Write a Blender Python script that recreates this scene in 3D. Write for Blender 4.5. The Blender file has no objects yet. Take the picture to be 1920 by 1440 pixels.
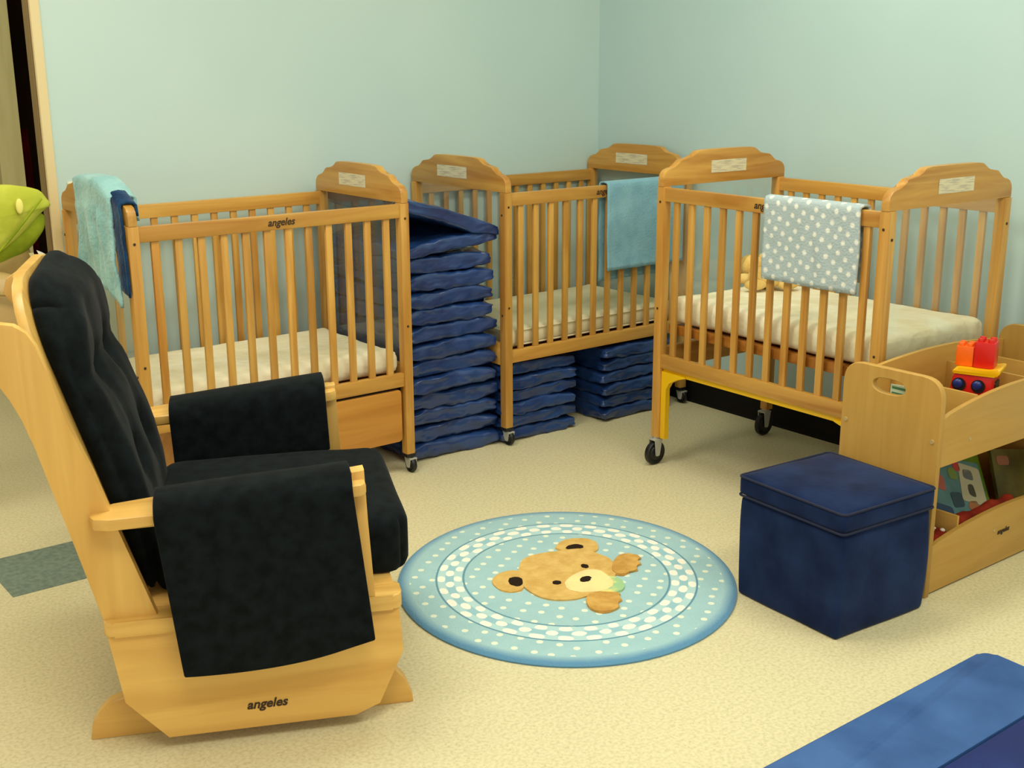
import bpy, bmesh, math, random
from mathutils import Vector, Matrix, noise
random.seed(7)
C = bpy.context.scene.collection
R = math.radians
PI = math.pi

# ------------------------------------------------------------ materials
def new_mat(name):
    m = bpy.data.materials.new(name); m.use_nodes = True
    nt = m.node_tree; b = nt.nodes['Principled BSDF']
    return m, nt, b
def srgb(r, g, b):
    f = lambda c: (c/255/12.92) if c/255 <= .04045 else ((c/255+.055)/1.055)**2.4
    return (f(r), f(g), f(b), 1)
def plain(name, col, rough=.5, spec=.5, metal=0, bump=0, bscale=200, sheen=0):
    m, nt, b = new_mat(name)
    b.inputs['Base Color'].default_value = col
    b.inputs['Roughness'].default_value = rough
    b.inputs['Specular IOR Level'].default_value = spec
    b.inputs['Metallic'].default_value = metal
    if sheen:
        b.inputs['Sheen Weight'].default_value = sheen
        b.inputs['Sheen Roughness'].default_value = .4
    if bump:
        tc = nt.nodes.new('ShaderNodeTexCoord'); n = nt.nodes.new('ShaderNodeTexNoise'); bp = nt.nodes.new('ShaderNodeBump')
        n.inputs['Scale'].default_value = bscale; n.inputs['Detail'].default_value = 3
        bp.inputs['Strength'].default_value = bump; bp.inputs['Distance'].default_value = .004
        nt.links.new(tc.outputs['Object'], n.inputs['Vector']); nt.links.new(n.outputs['Fac'], bp.inputs['Height'])
        nt.links.new(bp.outputs['Normal'], b.inputs['Normal'])
    return m
def mottled(name, c1, c2, scale, rough=.6, spec=.3, stretch=(1, 1, 1), detail=4, bump=0, sheen=0, lo=.35, hi=.65, coord='Object', bscale=None, bdist=.004):
    m, nt, b = new_mat(name)
    b.inputs['Roughness'].default_value = rough
    b.inputs['Specular IOR Level'].default_value = spec
    if sheen:
        b.inputs['Sheen Weight'].default_value = sheen
        b.inputs['Sheen Roughness'].default_value = .35
    tc = nt.nodes.new('ShaderNodeTexCoord'); mp = nt.nodes.new('ShaderNodeMapping'); n = nt.nodes.new('ShaderNodeTexNoise'); r = nt.nodes.new('ShaderNodeValToRGB')
    mp.inputs['Scale'].default_value = stretch
    n.inputs['Scale'].default_value = scale; n.inputs['Detail'].default_value = detail
    r.color_ramp.elements[0].position = lo; r.color_ramp.elements[0].color = c1
    r.color_ramp.elements[1].position = hi; r.color_ramp.elements[1].color = c2
    nt.links.new(tc.outputs[coord], mp.inputs['Vector']); nt.links.new(mp.outputs['Vector'], n.inputs['Vector'])
    nt.links.new(n.outputs['Fac'], r.inputs['Fac']); nt.links.new(r.outputs['Color'], b.inputs['Base Color'])
    if bump:
        n2 = n
        if bscale:
            n2 = nt.nodes.new('ShaderNodeTexNoise'); n2.inputs['Scale'].default_value = bscale; n2.inputs['Detail'].default_value = 2
            nt.links.new(mp.outputs['Vector'], n2.inputs['Vector'])
        bp = nt.nodes.new('ShaderNodeBump'); bp.inputs['Strength'].default_value = bump; bp.inputs['Distance'].default_value = bdist
        nt.links.new(n2.outputs['Fac'], bp.inputs['Height']); nt.links.new(bp.outputs['Normal'], b.inputs['Normal'])
    return m
def wood(name, dark, light, axis, rough=.35, scale=1.0, lo=.3, hi=.7):
    """grain runs along the given object axis; every object gets its own offset and tint"""
    m, nt, b = new_mat(name)
    b.inputs['Roughness'].default_value = rough
    b.inputs['Specular IOR Level'].default_value = .45
    L = nt.links.new; N = nt.nodes.new
    tc = N('ShaderNodeTexCoord'); oi = N('ShaderNodeObjectInfo'); add = N('ShaderNodeVectorMath'); mul = N('ShaderNodeVectorMath')
    mul.operation = 'MULTIPLY'; add.operation = 'ADD'
    mul.inputs[1].default_value = (31, 17, 23)
    L(oi.outputs['Random'], mul.inputs[0]); L(tc.outputs['Object'], add.inputs[0]); L(mul.outputs[0], add.inputs[1])
    mp = N('ShaderNodeMapping'); s = [14*scale]*3; s['xyz'.index(axis)] = 1.1*scale
    mp.inputs['Scale'].default_value = s
    L(add.outputs[0], mp.inputs['Vector'])
    n = N('ShaderNodeTexNoise'); n.inputs['Scale'].default_value = 1.6; n.inputs['Detail'].default_value = 6; n.inputs['Distortion'].default_value = .8
    L(mp.outputs['Vector'], n.inputs['Vector'])
    r = N('ShaderNodeValToRGB'); r.color_ramp.elements[0].position = lo; r.color_ramp.elements[0].color = dark
    r.color_ramp.elements[1].position = hi; r.color_ramp.elements[1].color = light
    L(n.outputs['Fac'], r.inputs['Fac'])
    hs = N('ShaderNodeHueSaturation'); mr = N('ShaderNodeMapRange')
    mr.inputs['To Min'].default_value = .86; mr.inputs['To Max'].default_value = 1.1
    L(oi.outputs['Random'], mr.inputs['Value']); L(mr.outputs['Result'], hs.inputs['Value']); L(r.outputs['Color'], hs.inputs['Color'])
    L(hs.outputs['Color'], b.inputs['Base Color'])
    return m
CR_D, CR_L = srgb(178, 122, 48), srgb(216, 168, 84)
M = {}
for ax in 'xyz':
    M['crib_'+ax] = wood('crib_oak_'+ax, CR_D, CR_L, ax)
    M['glider_'+ax] = wood('glider_beech_'+ax, srgb(204, 156, 78), srgb(228, 186, 102), ax, .38, .8)
    M['shelf_'+ax] = wood('shelf_maple_'+ax, srgb(190, 146, 68), srgb(201, 158, 80), ax, .45, 1.5)
M['crib_edge'] = wood('crib_oak_dark', srgb(140, 82, 24), srgb(180, 118, 46), 'y')
M['drawer'] = wood('drawer_oak', srgb(188, 124, 46), srgb(212, 150, 66), 'x', .45)
M['navy_fabric'] = mottled('black_fabric', srgb(13, 17, 19), srgb(21, 27, 30), 30, .95, .08, bump=.25, bscale=300, sheen=.05)
M['ottoman'] = mottled('navy_suede', srgb(16, 30, 64), srgb(30, 48, 88), 7, .9, .1, detail=6, bump=.2, bscale=60, sheen=.12)
M['mat_vinyl'] = mottled('blue_vinyl', srgb(22, 46, 96), srgb(38, 68, 124), 7, .24, .75, (1, 1.4, 2.2), 2, .55, bscale=9, bdist=.016)
M['playmat_light'] = mottled('playmat_light_blue', srgb(44, 80, 138), srgb(62, 100, 160), 6, .5, .3, detail=5, bump=.1, bscale=120)
M['playmat_dark'] = mottled('playmat_dark_blue', srgb(22, 36, 92), srgb(30, 48, 112), 6, .5, .3, detail=5, bump=.1, bscale=120)
M['sheet'] = mottled('cream_sheet', srgb(236, 226, 190), srgb(248, 241, 214), 8, .85, .1, bump=.6, bscale=24, bdist=.012)
M['mattress_plain'] = mottled('mattress_vinyl', srgb(226, 216, 178), srgb(238, 230, 196), 5, .6, .3, bump=.1, bscale=25)
M['piping'] = plain('cream_piping', srgb(240, 230, 195), .6)
M['aqua_blanket'] = mottled('aqua_fleece', srgb(126, 172, 192), srgb(140, 186, 202), 14, .95, .05, bump=.5, bscale=150, sheen=.4)
M['pale_aqua'] = mottled('pale_aqua_plush', srgb(134, 180, 182), srgb(158, 202, 200), 12, .95, .05, bump=.5, bscale=70, bdist=.008, sheen=.5)
M['navy_blanket'] = mottled('navy_plush', srgb(18, 38, 72), srgb(36, 74, 112), 12, .95, .05, bump=.5, bscale=120, sheen=.3)
M['black_rubber'] = plain('black_rubber', srgb(16, 16, 17), .45)
M['chrome'] = plain('grey_steel', srgb(186, 188, 180), .3, .6, .25)
M['yellow_paint'] = plain('yellow_painted_steel', srgb(238, 190, 10), .35)
M['dark'] = plain('dark_gap', srgb(28, 20, 14), .9)
M['ink'] = plain('dark_ink', srgb(54, 36, 16), .7)
M['cove'] = plain('black_cove_base', srgb(16, 13, 10), .7, .2)
M['bolt'] = plain('brass_bolt', srgb(186, 160, 104), .35, .6)
M['teddy'] = mottled('yellow_plush', srgb(226, 186, 100), srgb(244, 214, 140), 20, .95, .05, bump=.6, bscale=140, sheen=.3)

def acrylic():
    m = bpy.data.materials.new('clear_acrylic'); m.use_nodes = True; nt = m.node_tree
    for n in list(nt.nodes): nt.nodes.remove(n)
    N = nt.nodes.new; L = nt.links.new
    o = N('ShaderNodeOutputMaterial'); t = N('ShaderNodeBsdfTransparent'); g = N('ShaderNodeBsdfGlossy'); d = N('ShaderNodeBsdfDiffuse')
    t.inputs['Color'].default_value = (.90, .92, .90, 1); g.inputs['Roughness'].default_value = .06
    d.inputs['Color'].default_value = (.6, .66, .62, 1)
    fr = N('ShaderNodeLayerWeight'); fr.inputs['Blend'].default_value = .12
    m1 = N('ShaderNodeMixShader'); m2 = N('ShaderNodeMixShader'); m1.inputs[0].default_value = .07
    L(t.outputs[0], m1.inputs[1]); L(d.outputs[0], m1.inputs[2]); L(fr.outputs['Facing'], m2.inputs[0]); L(m1.outputs[0], m2.inputs[1]); L(g.outputs[0], m2.inputs[2])
    L(m2.outputs[0], o.inputs[0]); return m
M['acrylic'] = acrylic()

def dotted():
    m, nt, b = new_mat('grey_dotted_plush'); N = nt.nodes.new; L = nt.links.new
    b.inputs['Roughness'].default_value = .95; b.inputs['Specular IOR Level'].default_value = .05
    tc = N('ShaderNodeTexCoord'); mp = N('ShaderNodeMapping'); L(tc.outputs['UV'], mp.inputs['Vector'])
    mp.inputs['Rotation'].default_value = (0, 0, R(28)); mp.inputs['Scale'].default_value = (29, 29, 29)
    v = N('ShaderNodeTexVoronoi'); v.inputs['Scale'].default_value = 1; v.inputs['Randomness'].default_value = .18; v.voronoi_dimensions = '2D'
    L(mp.outputs['Vector'], v.inputs['Vector'])
    r = N('ShaderNodeValToRGB'); r.color_ramp.elements[0].position = .14; r.color_ramp.elements[0].color = srgb(236, 238, 228)
    r.color_ramp.elements[1].position = .30; r.color_ramp.elements[1].color = srgb(176, 192, 196)
    L(v.outputs['Distance'], r.inputs['Fac']); L(r.outputs['Color'], b.inputs['Base Color'])
    n = N('ShaderNodeTexNoise'); n.inputs['Scale'].default_value = 150; bp = N('ShaderNodeBump'); bp.inputs['Strength'].default_value = .5; bp.inputs['Distance'].default_value = .005
    L(tc.outputs['Object'], n.inputs['Vector']); L(n.outputs['Fac'], bp.inputs['Height']); L(bp.outputs['Normal'], b.inputs['Normal'])
    return m
M['dotted'] = dotted()

def label_mat():
    m, nt, b = new_mat('printed_label'); N = nt.nodes.new; L = nt.links.new
    b.inputs['Roughness'].default_value = .4
    tc = N('ShaderNodeTexCoord'); mp = N('ShaderNodeMapping'); L(tc.outputs['UV'], mp.inputs['Vector'])
    mp.inputs['Scale'].default_value = (3.5, 9, 1)
    n = N('ShaderNodeTexNoise'); n.inputs['Scale'].default_value = 1; n.inputs['Detail'].default_value = 2; L(mp.outputs['Vector'], n.inputs['Vector'])
    r = N('ShaderNodeValToRGB'); r.color_ramp.elements[0].position = .38; r.color_ramp.elements[0].color = srgb(196, 184, 158)
    r.color_ramp.elements[1].position = .55; r.color_ramp.elements[1].color = srgb(226, 214, 178)
    L(n.outputs['Fac'], r.inputs['Fac']); L(r.outputs['Color'], b.inputs['Base Color']); return m
M['label'] = label_mat()

# ------------------------------------------------------------ mesh helpers
def link(name, me, parent=None, mats=()):
    o = bpy.data.objects.new(name, me); C.objects.link(o)
    if parent: o.parent = parent
    for m in mats: me.materials.append(m)
    return o
def empty(name, loc=(0, 0, 0), rz=0, label=None, cat=None, group=None):
    o = bpy.data.objects.new(name, None); C.objects.link(o)
    o.location = loc; o.rotation_euler = (0, 0, rz); o.empty_display_size = .05
    if label: tag(o, label, cat, group)
    return o
def tag(o, label, cat, group=None, kind=None):
    o['label'] = label; o['category'] = cat
    if group: o['group'] = group
    if kind: o['kind'] = kind
    return o
def obj(name, bm, mat, parent=None, smooth=False, ang=None):
    me = bpy.data.meshes.new(name)
    bmesh.ops.recalc_face_normals(bm, faces=bm.faces[:])
    bm.to_mesh(me); bm.free()
    mats = mat if isinstance(mat, (list, tuple)) else [mat]
    o = link(name, me, parent, mats)
    if smooth:
        for p in me.polygons: p.use_smooth = True
        if ang is not None: me.set_sharp_from_angle(angle=R(ang))
    return o
def box(bm, x0, x1, y0, y1, z0, z1, bev=0, mi=0, seg=2):
    vs = [bm.verts.new((x, y, z)) for x in (x0, x1) for y in (y0, y1) for z in (z0, z1)]
    F = [(0, 1, 3, 2), (4, 6, 7, 5), (0, 4, 5, 1), (2, 3, 7, 6), (0, 2, 6, 4), (1, 5, 7, 3)]
    fs = [bm.faces.new([vs[i] for i in f]) for f in F]
    for f in fs: f.material_index = mi
    if bev:
        es = list({e for f in fs for e in f.edges})
        bmesh.ops.bevel(bm, geom=es, offset=bev, segments=seg, affect='EDGES', profile=.6)
    return fs
def boxbm(*a, **k):
    bm = bmesh.new(); box(bm, *a, **k); return bm
def prism(bm, pts, axis, a0, a1, bev=0, mi=0):
    """polygon pts (p,q) extruded along an axis: 'x' -> (y,z), 'y' -> (x,z), 'z' -> (x,y)"""
    def P(p, q, a): return {'x': (a, p, q), 'y': (p, a, q), 'z': (p, q, a)}[axis]
    A = [bm.verts.new(P(p, q, a0)) for p, q in pts]; B = [bm.verts.new(P(p, q, a1)) for p, q in pts]
    n = len(pts); fs = [bm.faces.new(A), bm.faces.new(B[::-1])]
    for i in range(n): fs.append(bm.faces.new((A[i], B[i], B[(i+1) % n], A[(i+1) % n])))
    for f in fs: f.material_index = mi
    if bev:
        es = list(fs[0].edges)+list(fs[1].edges)
        bmesh.ops.bevel(bm, geom=es, offset=bev, segments=2, affect='EDGES', profile=.6)
def tube(bm, pts, r, seg=10, mi=0, cap=True):
    pts = [Vector(p) for p in pts]; rings = []
    up = Vector((0, 0, 1))
    for i, p in enumerate(pts):
        d = (pts[min(i+1, len(pts)-1)]-pts[max(i-1, 0)]).normalized()
        a = d.cross(up)
        if a.length < 1e-3: a = d.cross(Vector((1, 0, 0)))
        a.normalize(); b = d.cross(a)
        rr = r[i] if isinstance(r, (list, tuple)) else r
        rings.append([bm.verts.new(p+rr*(math.cos(t)*a+math.sin(t)*b)) for t in [2*PI*k/seg for k in range(seg)]])
    for i in range(len(rings)-1):
        for k in range(seg):
            f = bm.faces.new((rings[i][k], rings[i][(k+1) % seg], rings[i+1][(k+1) % seg], rings[i+1][k])); f.material_index = mi
    if cap:
        for rg in (rings[0], rings[-1]): bm.faces.new(rg).material_index = mi
def rounded(pts, closed=True, n=4, r=.02):
    """round the corners of a polygon"""
    out = []; N = len(pts)
    for i in range(N):
        p = Vector(pts[i]); a = Vector(pts[i-1]); b = Vector(pts[(i+1) % N])
        rr = r[i] if isinstance(r, (list, tuple)) else r
        if rr <= 0: out.append(tuple(p)); continue
        da = (a-p); db = (b-p); k = min(rr, da.length*.45, db.length*.45)
        s = p+da.normalized()*k; e = p+db.normalized()*k
        for j in range(n+1):
            t = j/n; out.append(tuple((1-t)**2*s+2*t*(1-t)*p+t*t*e))
    return out
def softbox(bm, c, h, r, n=(12, 12, 6), fn=None, mi=0):
    """closed box with rounded edges from a dense grid; fn(p, u) displaces a vertex (u in -1..1)"""
    cx, cy, cz = c; verts = {}
    def V(i, j, k):
        key = (i, j, k)
        if key not in verts:
            u = Vector((2*i/n[0]-1, 2*j/n[1]-1, 2*k/n[2]-1))
            # concentrate samples at the edges
            u2 = Vector([math.copysign(1-(1-abs(a))**1.5, a) for a in u])
            p = Vector((u2.x*h[0], u2.y*h[1], u2.z*h[2]))
            rr = [min(r, h[a]) for a in range(3)]
            q = Vector([max(-(h[a]-rr[a]), min(h[a]-rr[a], p[a])) for a in range(3)])
            d = Vector([(p[a]-q[a])/rr[a] for a in range(3)])
            if d.length > 1e-6:
                m = max(abs(d.x), abs(d.y), abs(d.z)); dn = d.normalized()*m
                p = Vector([q[a]+dn[a]*rr[a] for a in range(3)])
            if fn: p = fn(p, u2)
            verts[key] = bm.verts.new((cx+p.x, cy+p.y, cz+p.z))
        return verts[key]
    def quad(a, b, c_, d):
        f = bm.faces.new((a, b, c_, d)); f.material_index = mi; f.smooth = True
    for i in range(n[0]):
        for j in range(n[1]):
            for k in (0, n[2]): quad(V(i, j, k), V(i+1, j, k), V(i+1, j+1, k), V(i, j+1, k))
    for i in range(n[0]):
        for k in range(n[2]):
            for j in (0, n[1]): quad(V(i, j, k), V(i+1, j, k), V(i+1, j, k+1), V(i, j, k+1))
    for j in range(n[1]):
        for k in range(n[2]):
            for i in (0, n[0]): quad(V(i, j, k), V(i, j+1, k), V(i, j+1, k+1), V(i, j, k+1))
def lathe(bm, prof, c=(0, 0, 0), axis='z', seg=24, mi=0):
    rings = []
    for r, a in prof:
        ring = []
        for k in range(seg):
            t = 2*PI*k/seg; x, y = r*math.cos(t), r*math.sin(t)
            p = {'z': (x, y, a), 'y': (x, a, y), 'x': (a, x, y)}[axis]
            ring.append(bm.verts.new((p[0]+c[0], p[1]+c[1], p[2]+c[2])))
        rings.append(ring)
    for i in range(len(rings)-1):
        for k in range(seg):
            f = bm.faces.new((rings[i][k], rings[i][(k+1) % seg], rings[i+1][(k+1) % seg], rings[i+1][k])); f.material_index = mi; f.smooth = True
    for rg in (rings[0], rings[-1]):
        bm.faces.new(rg).material_index = mi
def ball(bm, c, s, seg=16, mi=0):
    res = bmesh.ops.create_uvsphere(bm, u_segments=seg, v_segments=seg//2+2, radius=1, matrix=Matrix.Translation(c) @ Matrix.Diagonal((s[0], s[1], s[2], 1)))
    for v in res['verts']:
        for f in v.link_faces: f.smooth = True; f.material_index = mi
def text(body, size, parent, loc, rot, mat, name='lettering', shear=.25, bold=.0):
    cu = bpy.data.curves.new(name, 'FONT'); cu.body = body; cu.size = size; cu.align_x = 'CENTER'; cu.align_y = 'CENTER'
    cu.shear = shear; cu.offset = bold; cu.extrude = .0004
    t = bpy.data.objects.new('tmp', cu); C.objects.link(t)
    bpy.context.view_layer.update()
    me = bpy.data.meshes.new_from_object(t.evaluated_get(bpy.context.evaluated_depsgraph_get()))
    bpy.data.objects.remove(t)
    me.name = name; me.materials.clear()
    o = link(name, me, parent, [mat]); o.location = loc; o.rotation_euler = rot
    return o
def struct(name, bm, mat, smooth=False):
    o = obj(name, bm, mat, None, smooth); o['kind'] = 'structure'; return o
def copy_tree(o, parent=None):
    c = o.copy(); C.objects.link(c)
    if parent: c.parent = parent
    for ch in list(o.children): copy_tree(ch, c)
    return c

# ------------------------------------------------------------ room
WA, WB = 4.195, 3.775          # inner faces of the two walls
def floor_mat():
    m, nt, b = new_mat('speckled_vinyl_floor'); N = nt.nodes.new; L = nt.links.new
    b.inputs['Roughness'].default_value = .42; b.inputs['Specular IOR Level'].default_value = .35
    tc = N('ShaderNodeTexCoord')
    n1 = N('ShaderNodeTexNoise'); n1.inputs['Scale'].default_value = 110; n1.inputs['Detail'].default_value = 3
    r1 = N('ShaderNodeValToRGB'); r1.color_ramp.elements[0].position = .3; r1.color_ramp.elements[0].color = srgb(203, 193, 152)
    r1.color_ramp.elements[1].position = .6; r1.color_ramp.elements[1].color = srgb(222, 212, 174)
    L(tc.outputs['Object'], n1.inputs['Vector']); L(n1.outputs['Fac'], r1.inputs['Fac'])
    n2 = N('ShaderNodeTexVoronoi'); n2.inputs['Scale'].default_value = 75; n2.inputs['Randomness'].default_value = 1
    r2 = N('ShaderNodeValToRGB'); r2.color_ramp.elements[0].position = .0; r2.color_ramp.elements[0].color = (1, 1, 1, 1)
    r2.color_ramp.elements[1].position = .24; r2.color_ramp.elements[1].color = (0, 0, 0, 1)
    L(tc.outputs['Object'], n2.inputs['Vector']); L(n2.outputs['Distance'], r2.inputs['Fac'])
    mul = N('ShaderNodeMath'); mul.operation = 'MULTIPLY'; mul.inputs[1].default_value = .6
    L(r2.outputs['Color'], mul.inputs[0])
    mx = N('ShaderNodeMix'); mx.data_type = 'RGBA'; mx.inputs[7].default_value = srgb(172, 160, 112)
    L(mul.outputs[0], mx.inputs[0]); L(r1.outputs['Color'], mx.inputs[6])
    L(mx.outputs[2], b.inputs['Base Color']); return m
bm = bmesh.new(); box(bm, -3, WB+.1, -2, 7, -.05, 0)
struct('floor', bm, floor_mat())
bm = bmesh.new(); box(bm, .806, 1.111, 3.335, 3.645, 0, .0012)
tile = mottled('grey_blue_vinyl_tile', srgb(104, 122, 112), srgb(128, 144, 132), 60, .42, .35, detail=3)
struct('trim_floor_tile', bm, tile)
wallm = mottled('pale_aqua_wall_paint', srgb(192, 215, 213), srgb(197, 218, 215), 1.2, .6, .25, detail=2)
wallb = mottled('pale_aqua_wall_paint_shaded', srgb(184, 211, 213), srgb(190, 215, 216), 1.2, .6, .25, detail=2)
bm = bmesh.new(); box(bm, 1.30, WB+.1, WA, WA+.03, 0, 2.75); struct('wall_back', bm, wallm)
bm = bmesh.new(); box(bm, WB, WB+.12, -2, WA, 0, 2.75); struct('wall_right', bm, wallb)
bm = bmesh.new(); box(bm, -3, WB+.1, -2, 7, 2.75, 2.8); struct('ceiling', bm, plain('ceiling_white', srgb(226, 224, 212), .8))
bm = bmesh.new(); prism(bm, [(0, 0), (-.012, 0), (-.012, .006), (-.006, .012), (-.004, .095), (0, .10)], 'x', 1.31, WB-.001)
for v in bm.verts: v.co.y += WA
struct('baseboard_back', bm, M['cove'])
bm = bmesh.new(); prism(bm, [(0, 0), (-.012, 0), (-.012, .006), (-.006, .012), (-.004, .095), (0, .10)], 'y', -2, WA-.012)
for v in bm.verts: v.co.x += WB
struct('baseboard_right', bm, M['cove'])
# doorway at the end of the back wall: casing, dark recess and a pleated beige folding door
bm = bmesh.new(); box(bm, 1.281, 1.312, WA-.012, WA+.032, 0, 2.75, .003); struct('trim_1', bm, plain('cream_trim', srgb(226, 206, 158), .5))
bm = bmesh.new(); box(bm, 1.274, 1.281, WA+.005, WA+.05, 0, 2.75, .003); struct('trim_2', bm, plain('brown_trim', srgb(120, 98, 60), .5))
dk = mottled('brown_recess_shade', srgb(44, 30, 18), srgb(58, 38, 24), 3, .8, .1)  # gloom of the recess put into the wall colour
bm = bmesh.new(); box(bm, -3, 3.8, 6.5, 6.6, 0, 2.75); box(bm, 2.6, 2.7, WA+.125, 6.5, 0, 2.75); struct('wall_closet', bm, dk)
bm = bmesh.new()
n = 20; x1 = 1.735; w = .10
pts = []
for i in range(n+1): pts.append((x1-i*w, 6.0+(.03 if i % 2 else 0)))
top = pts+[(p[0], p[1]+.01) for p in pts[::-1]]
prism(bm, top, 'z', .01, 2.74)
struct('door_1', bm, mottled('beige_folding_door', srgb(196, 186, 132), srgb(208, 198, 146), 4, .6, .3, (8, 8, .6)))

# ------------------------------------------------------------ cribs
T = .036
def end_profile(W, zt):
    half = [(0, zt), (0, zt+.028), (.004, zt+.042), (.016, zt+.055), (.034, zt+.062), (.056, zt+.063), (.066, zt+.069), (.078, zt+.084), (.088, zt+.090), (.110, zt+.092), (.130, zt+.092),
            (.143, zt+.096), (.160, zt+.111), (.172, zt+.117), (.200, zt+.119), (W/2, zt+.120)]
    k = (W/2)/.316
    half = [(a*k if i < 14 else a, b) for i, (a, b) in enumerate(half)]
    return half+[(W-a, b) for a, b in half[-2::-1]]
def make_caster(parent, x, y, zb, big):
    """bracket with fork (part) carrying a wheel (sub-part)"""
    bm = bmesh.new(); r = .045 if big else .029
    wx = x+(.0 if big else .004); wy = y+(-.012 if big else -.008)
    lathe(bm, [(.012, zb-.012), (.014, zb+.002)], (wx, wy+.008, 0), 'z', 12)
    th = .015 if big else .012
    zt = zb-.006; zc = r
    for s in (-1, 1):
        prism(bm, rounded([(wy-.016, zt), (wy+.02, zt), (wy+.008, zc-.010), (wy-.010, zc-.010)], r=.006), 'x', wx+s*th, wx+s*(th+.0035))
    box(bm, wx-th-.003, wx+th+.003, wy-.018, wy+.022, zt-.004, zt+.001, .001)
    f = obj('caster', bm, M['chrome'], parent, True, 35)
    bm = bmesh.new(); t2 = .011 if big else .009
    lathe(bm, [(.004, -t2-.001), (r*.55, -t2), (r*.62, -t2+.003), (r*.9, -t2), (r, -t2+.004), (r, t2-.004), (r*.9, t2), (r*.62, t2-.003), (r*.55, t2), (.004, t2+.001)], (wx, wy, r), 'x', 28)
    obj('wheel', bm, M['black_rubber'], f, True, 40)
def make_crib(loc, rz, label, L=1.0, W=.633, zb=.061, dz=0, evac=False, drawer=False):
    t = empty('crib', loc, rz, label, 'crib', None)
    zt, zr, zbr = .985+dz, .9815+dz, .3286+dz
    for (x, y) in ((0, 0), (L-T, 0), (0, W-T), (L-T, W-T)):
        p = obj('post', boxbm(x, x+T, y, y+T, zb, zt, bev=.005), M['crib_z'], t, True, 35)
        for z in (zr-.05, zbr+.22):
            bm = bmesh.new(); lathe(bm, [(.0045, -.0012), (.0045, .002)], (x+T/2, y if y == 0 else y+T, z), 'y', 8); obj('bolt_head', bm, M['ink'], p)
            bm = bmesh.new(); lathe(bm, [(.0045, -.0012), (.0045, .002)], (x if x == 0 else x+T, y+T/2, z-.03), 'x', 8); obj('bolt_head', bm, M['ink'], p)
        if not evac: obj('post_shoe', boxbm(x-.001, x+T+.001, y-.001, y+T+.001, zb-.001, zb+.012, bev=.002), M['black_rubber'], p)
        make_caster(t, x+T/2, y+T/2, zb, evac)
    # two long sides: rails with slats
    for y0 in (.006, W-.006-.024):
        s = bmesh.new(); box(s, T-.002, L-T+.002, y0, y0+.024, zr-.048, zr, .004)
        side = obj('top_rail', s, M['crib_x'], t, True, 35)
        obj('bottom_rail', boxbm(T-.002, L-T+.002, y0, y0+.024, zbr, zbr+.05, bev=.004), M['crib_x'], t, True, 35)
        n = 12; g = (L-2*T)/(n+.35)
        for i in range(n):
            xc = T+g*(i+.67)
            obj('slat', boxbm(xc-.0125, xc+.0125, y0+.005, y0+.019, zbr+.045, zr-.044, bev=.004), M['crib_z'], side, True, 35)
        if y0 < .1: text('angeles', .033, side, (L*.51, y0-.0006, zr-.024), (PI/2, 0, 0), M['ink'], bold=.0006)
    # two ends: arched board with a printed label, lower rail, clear pane
    for x0, sgn in ((0, -1), (L-T, 1)):
        bm = bmesh.new()
        prism(bm, end_profile(W, zt), 'x', x0+.004, x0+T-.004, .003)
        hb = obj('headboard', bm, M['crib_y'], t, True, 30)
        for xx, s2 in ((x0+.0035, -1), (x0+T-.0035, 1)):
            bm = bmesh.new(); uv = bm.loops.layers.uv.new('UVMap')
            a, b = (.385*W, .70*W) if s2 < 0 else (.37*W, .66*W)
            vs = [bm.verts.new((xx+s2*.0004, y, z)) for y, z in ((a, zt+.035), (b, zt+.035), (b, zt+.080), (a, zt+.080))]
            f = bm.faces.new(vs)
            for l, c in zip(f.loops, ((0, 0), (1, 0), (1, 1), (0, 1))): l[uv].uv = c
            o = obj('warning_label', bm, M['label'], hb)
            o['label'] = 'cream printed label with rows of faint text'
        obj('end_rail', boxbm(x0+.006, x0+T-.006, T-.002, W-T+.002, zbr-.01, zbr+.075, bev=.003), M['crib_y'], t, True, 35)
        bm = bmesh.new(); bm.faces.new([bm.verts.new((x0+T/2, y, z)) for y, z in ((T-.001, zbr+.07), (W-T+.001, zbr+.07), (W-T+.001, zt+.002), (T-.001, zt+.002))])
        obj('clear_pane', bm, M['acrylic'], t)
    # slatted base that carries the mattress
    zm = (.500+.0) if evac else .335+dz
    for y in (.036, W-.036-.03): obj('support_rail', boxbm(T+.004, L-T-.004, y, y+.03, zm, zm+.034, bev=.003), M['crib_edge'], t, True, 35)
    obj('mattress_base', boxbm(T+.006, L-T-.006, .06, W-.06, zm+.014, zm+.030, bev=.003), M['crib_edge'], t, True, 35)
    if evac:
        bm = bmesh.new()
        box(bm, T+.002, L-T-.002, .018, .034, zbr-.020, zbr+.01, .002)
        for s, xp in ((1, T+.002), (-1, L-T-.002)):
            pr = [(0, zbr-.012), (0, .105), (.024, .105), (.024, zbr-.075), (.040, zbr-.050), (.075, zbr-.030), (.12, zbr-.018), (.12, zbr-.012)]
            prism(bm, [(xp+s*a, b) for a, b in pr], 'y', .010, .030, .001)
        e = obj('evacuation_frame', bm, M['yellow_paint'], t, True, 35); e['label'] = 'yellow painted metal frame under the rail'
    if drawer:
        bm = bmesh.new(); prism(bm, rounded([(.10, .125), (.952, .125), (.952, .318), (.10, .318)], r=.014), 'y', .010, .028, .002)
        box(bm, .11, .942, .028, .55, .135, .31)
        d = obj('drawer', bm, M['drawer'], t, True, 30)
        bm = bmesh.new(); box(bm, .11, .942, .020, .05, .318, .334); obj('drawer_gap_shade', bm, M['dark'], d)  # dark strip standing in for the shade in the gap above the drawer
    return t
crib1 = make_crib((1.296, 3.526, 0), 0, 'oak crib nearest the doorway with pale aqua blanket over its left end', W=.60, drawer=True)
crib2 = make_crib((2.737, 3.554, 0), 0, 'oak crib in the corner behind the tall stack of blue mats')
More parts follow.
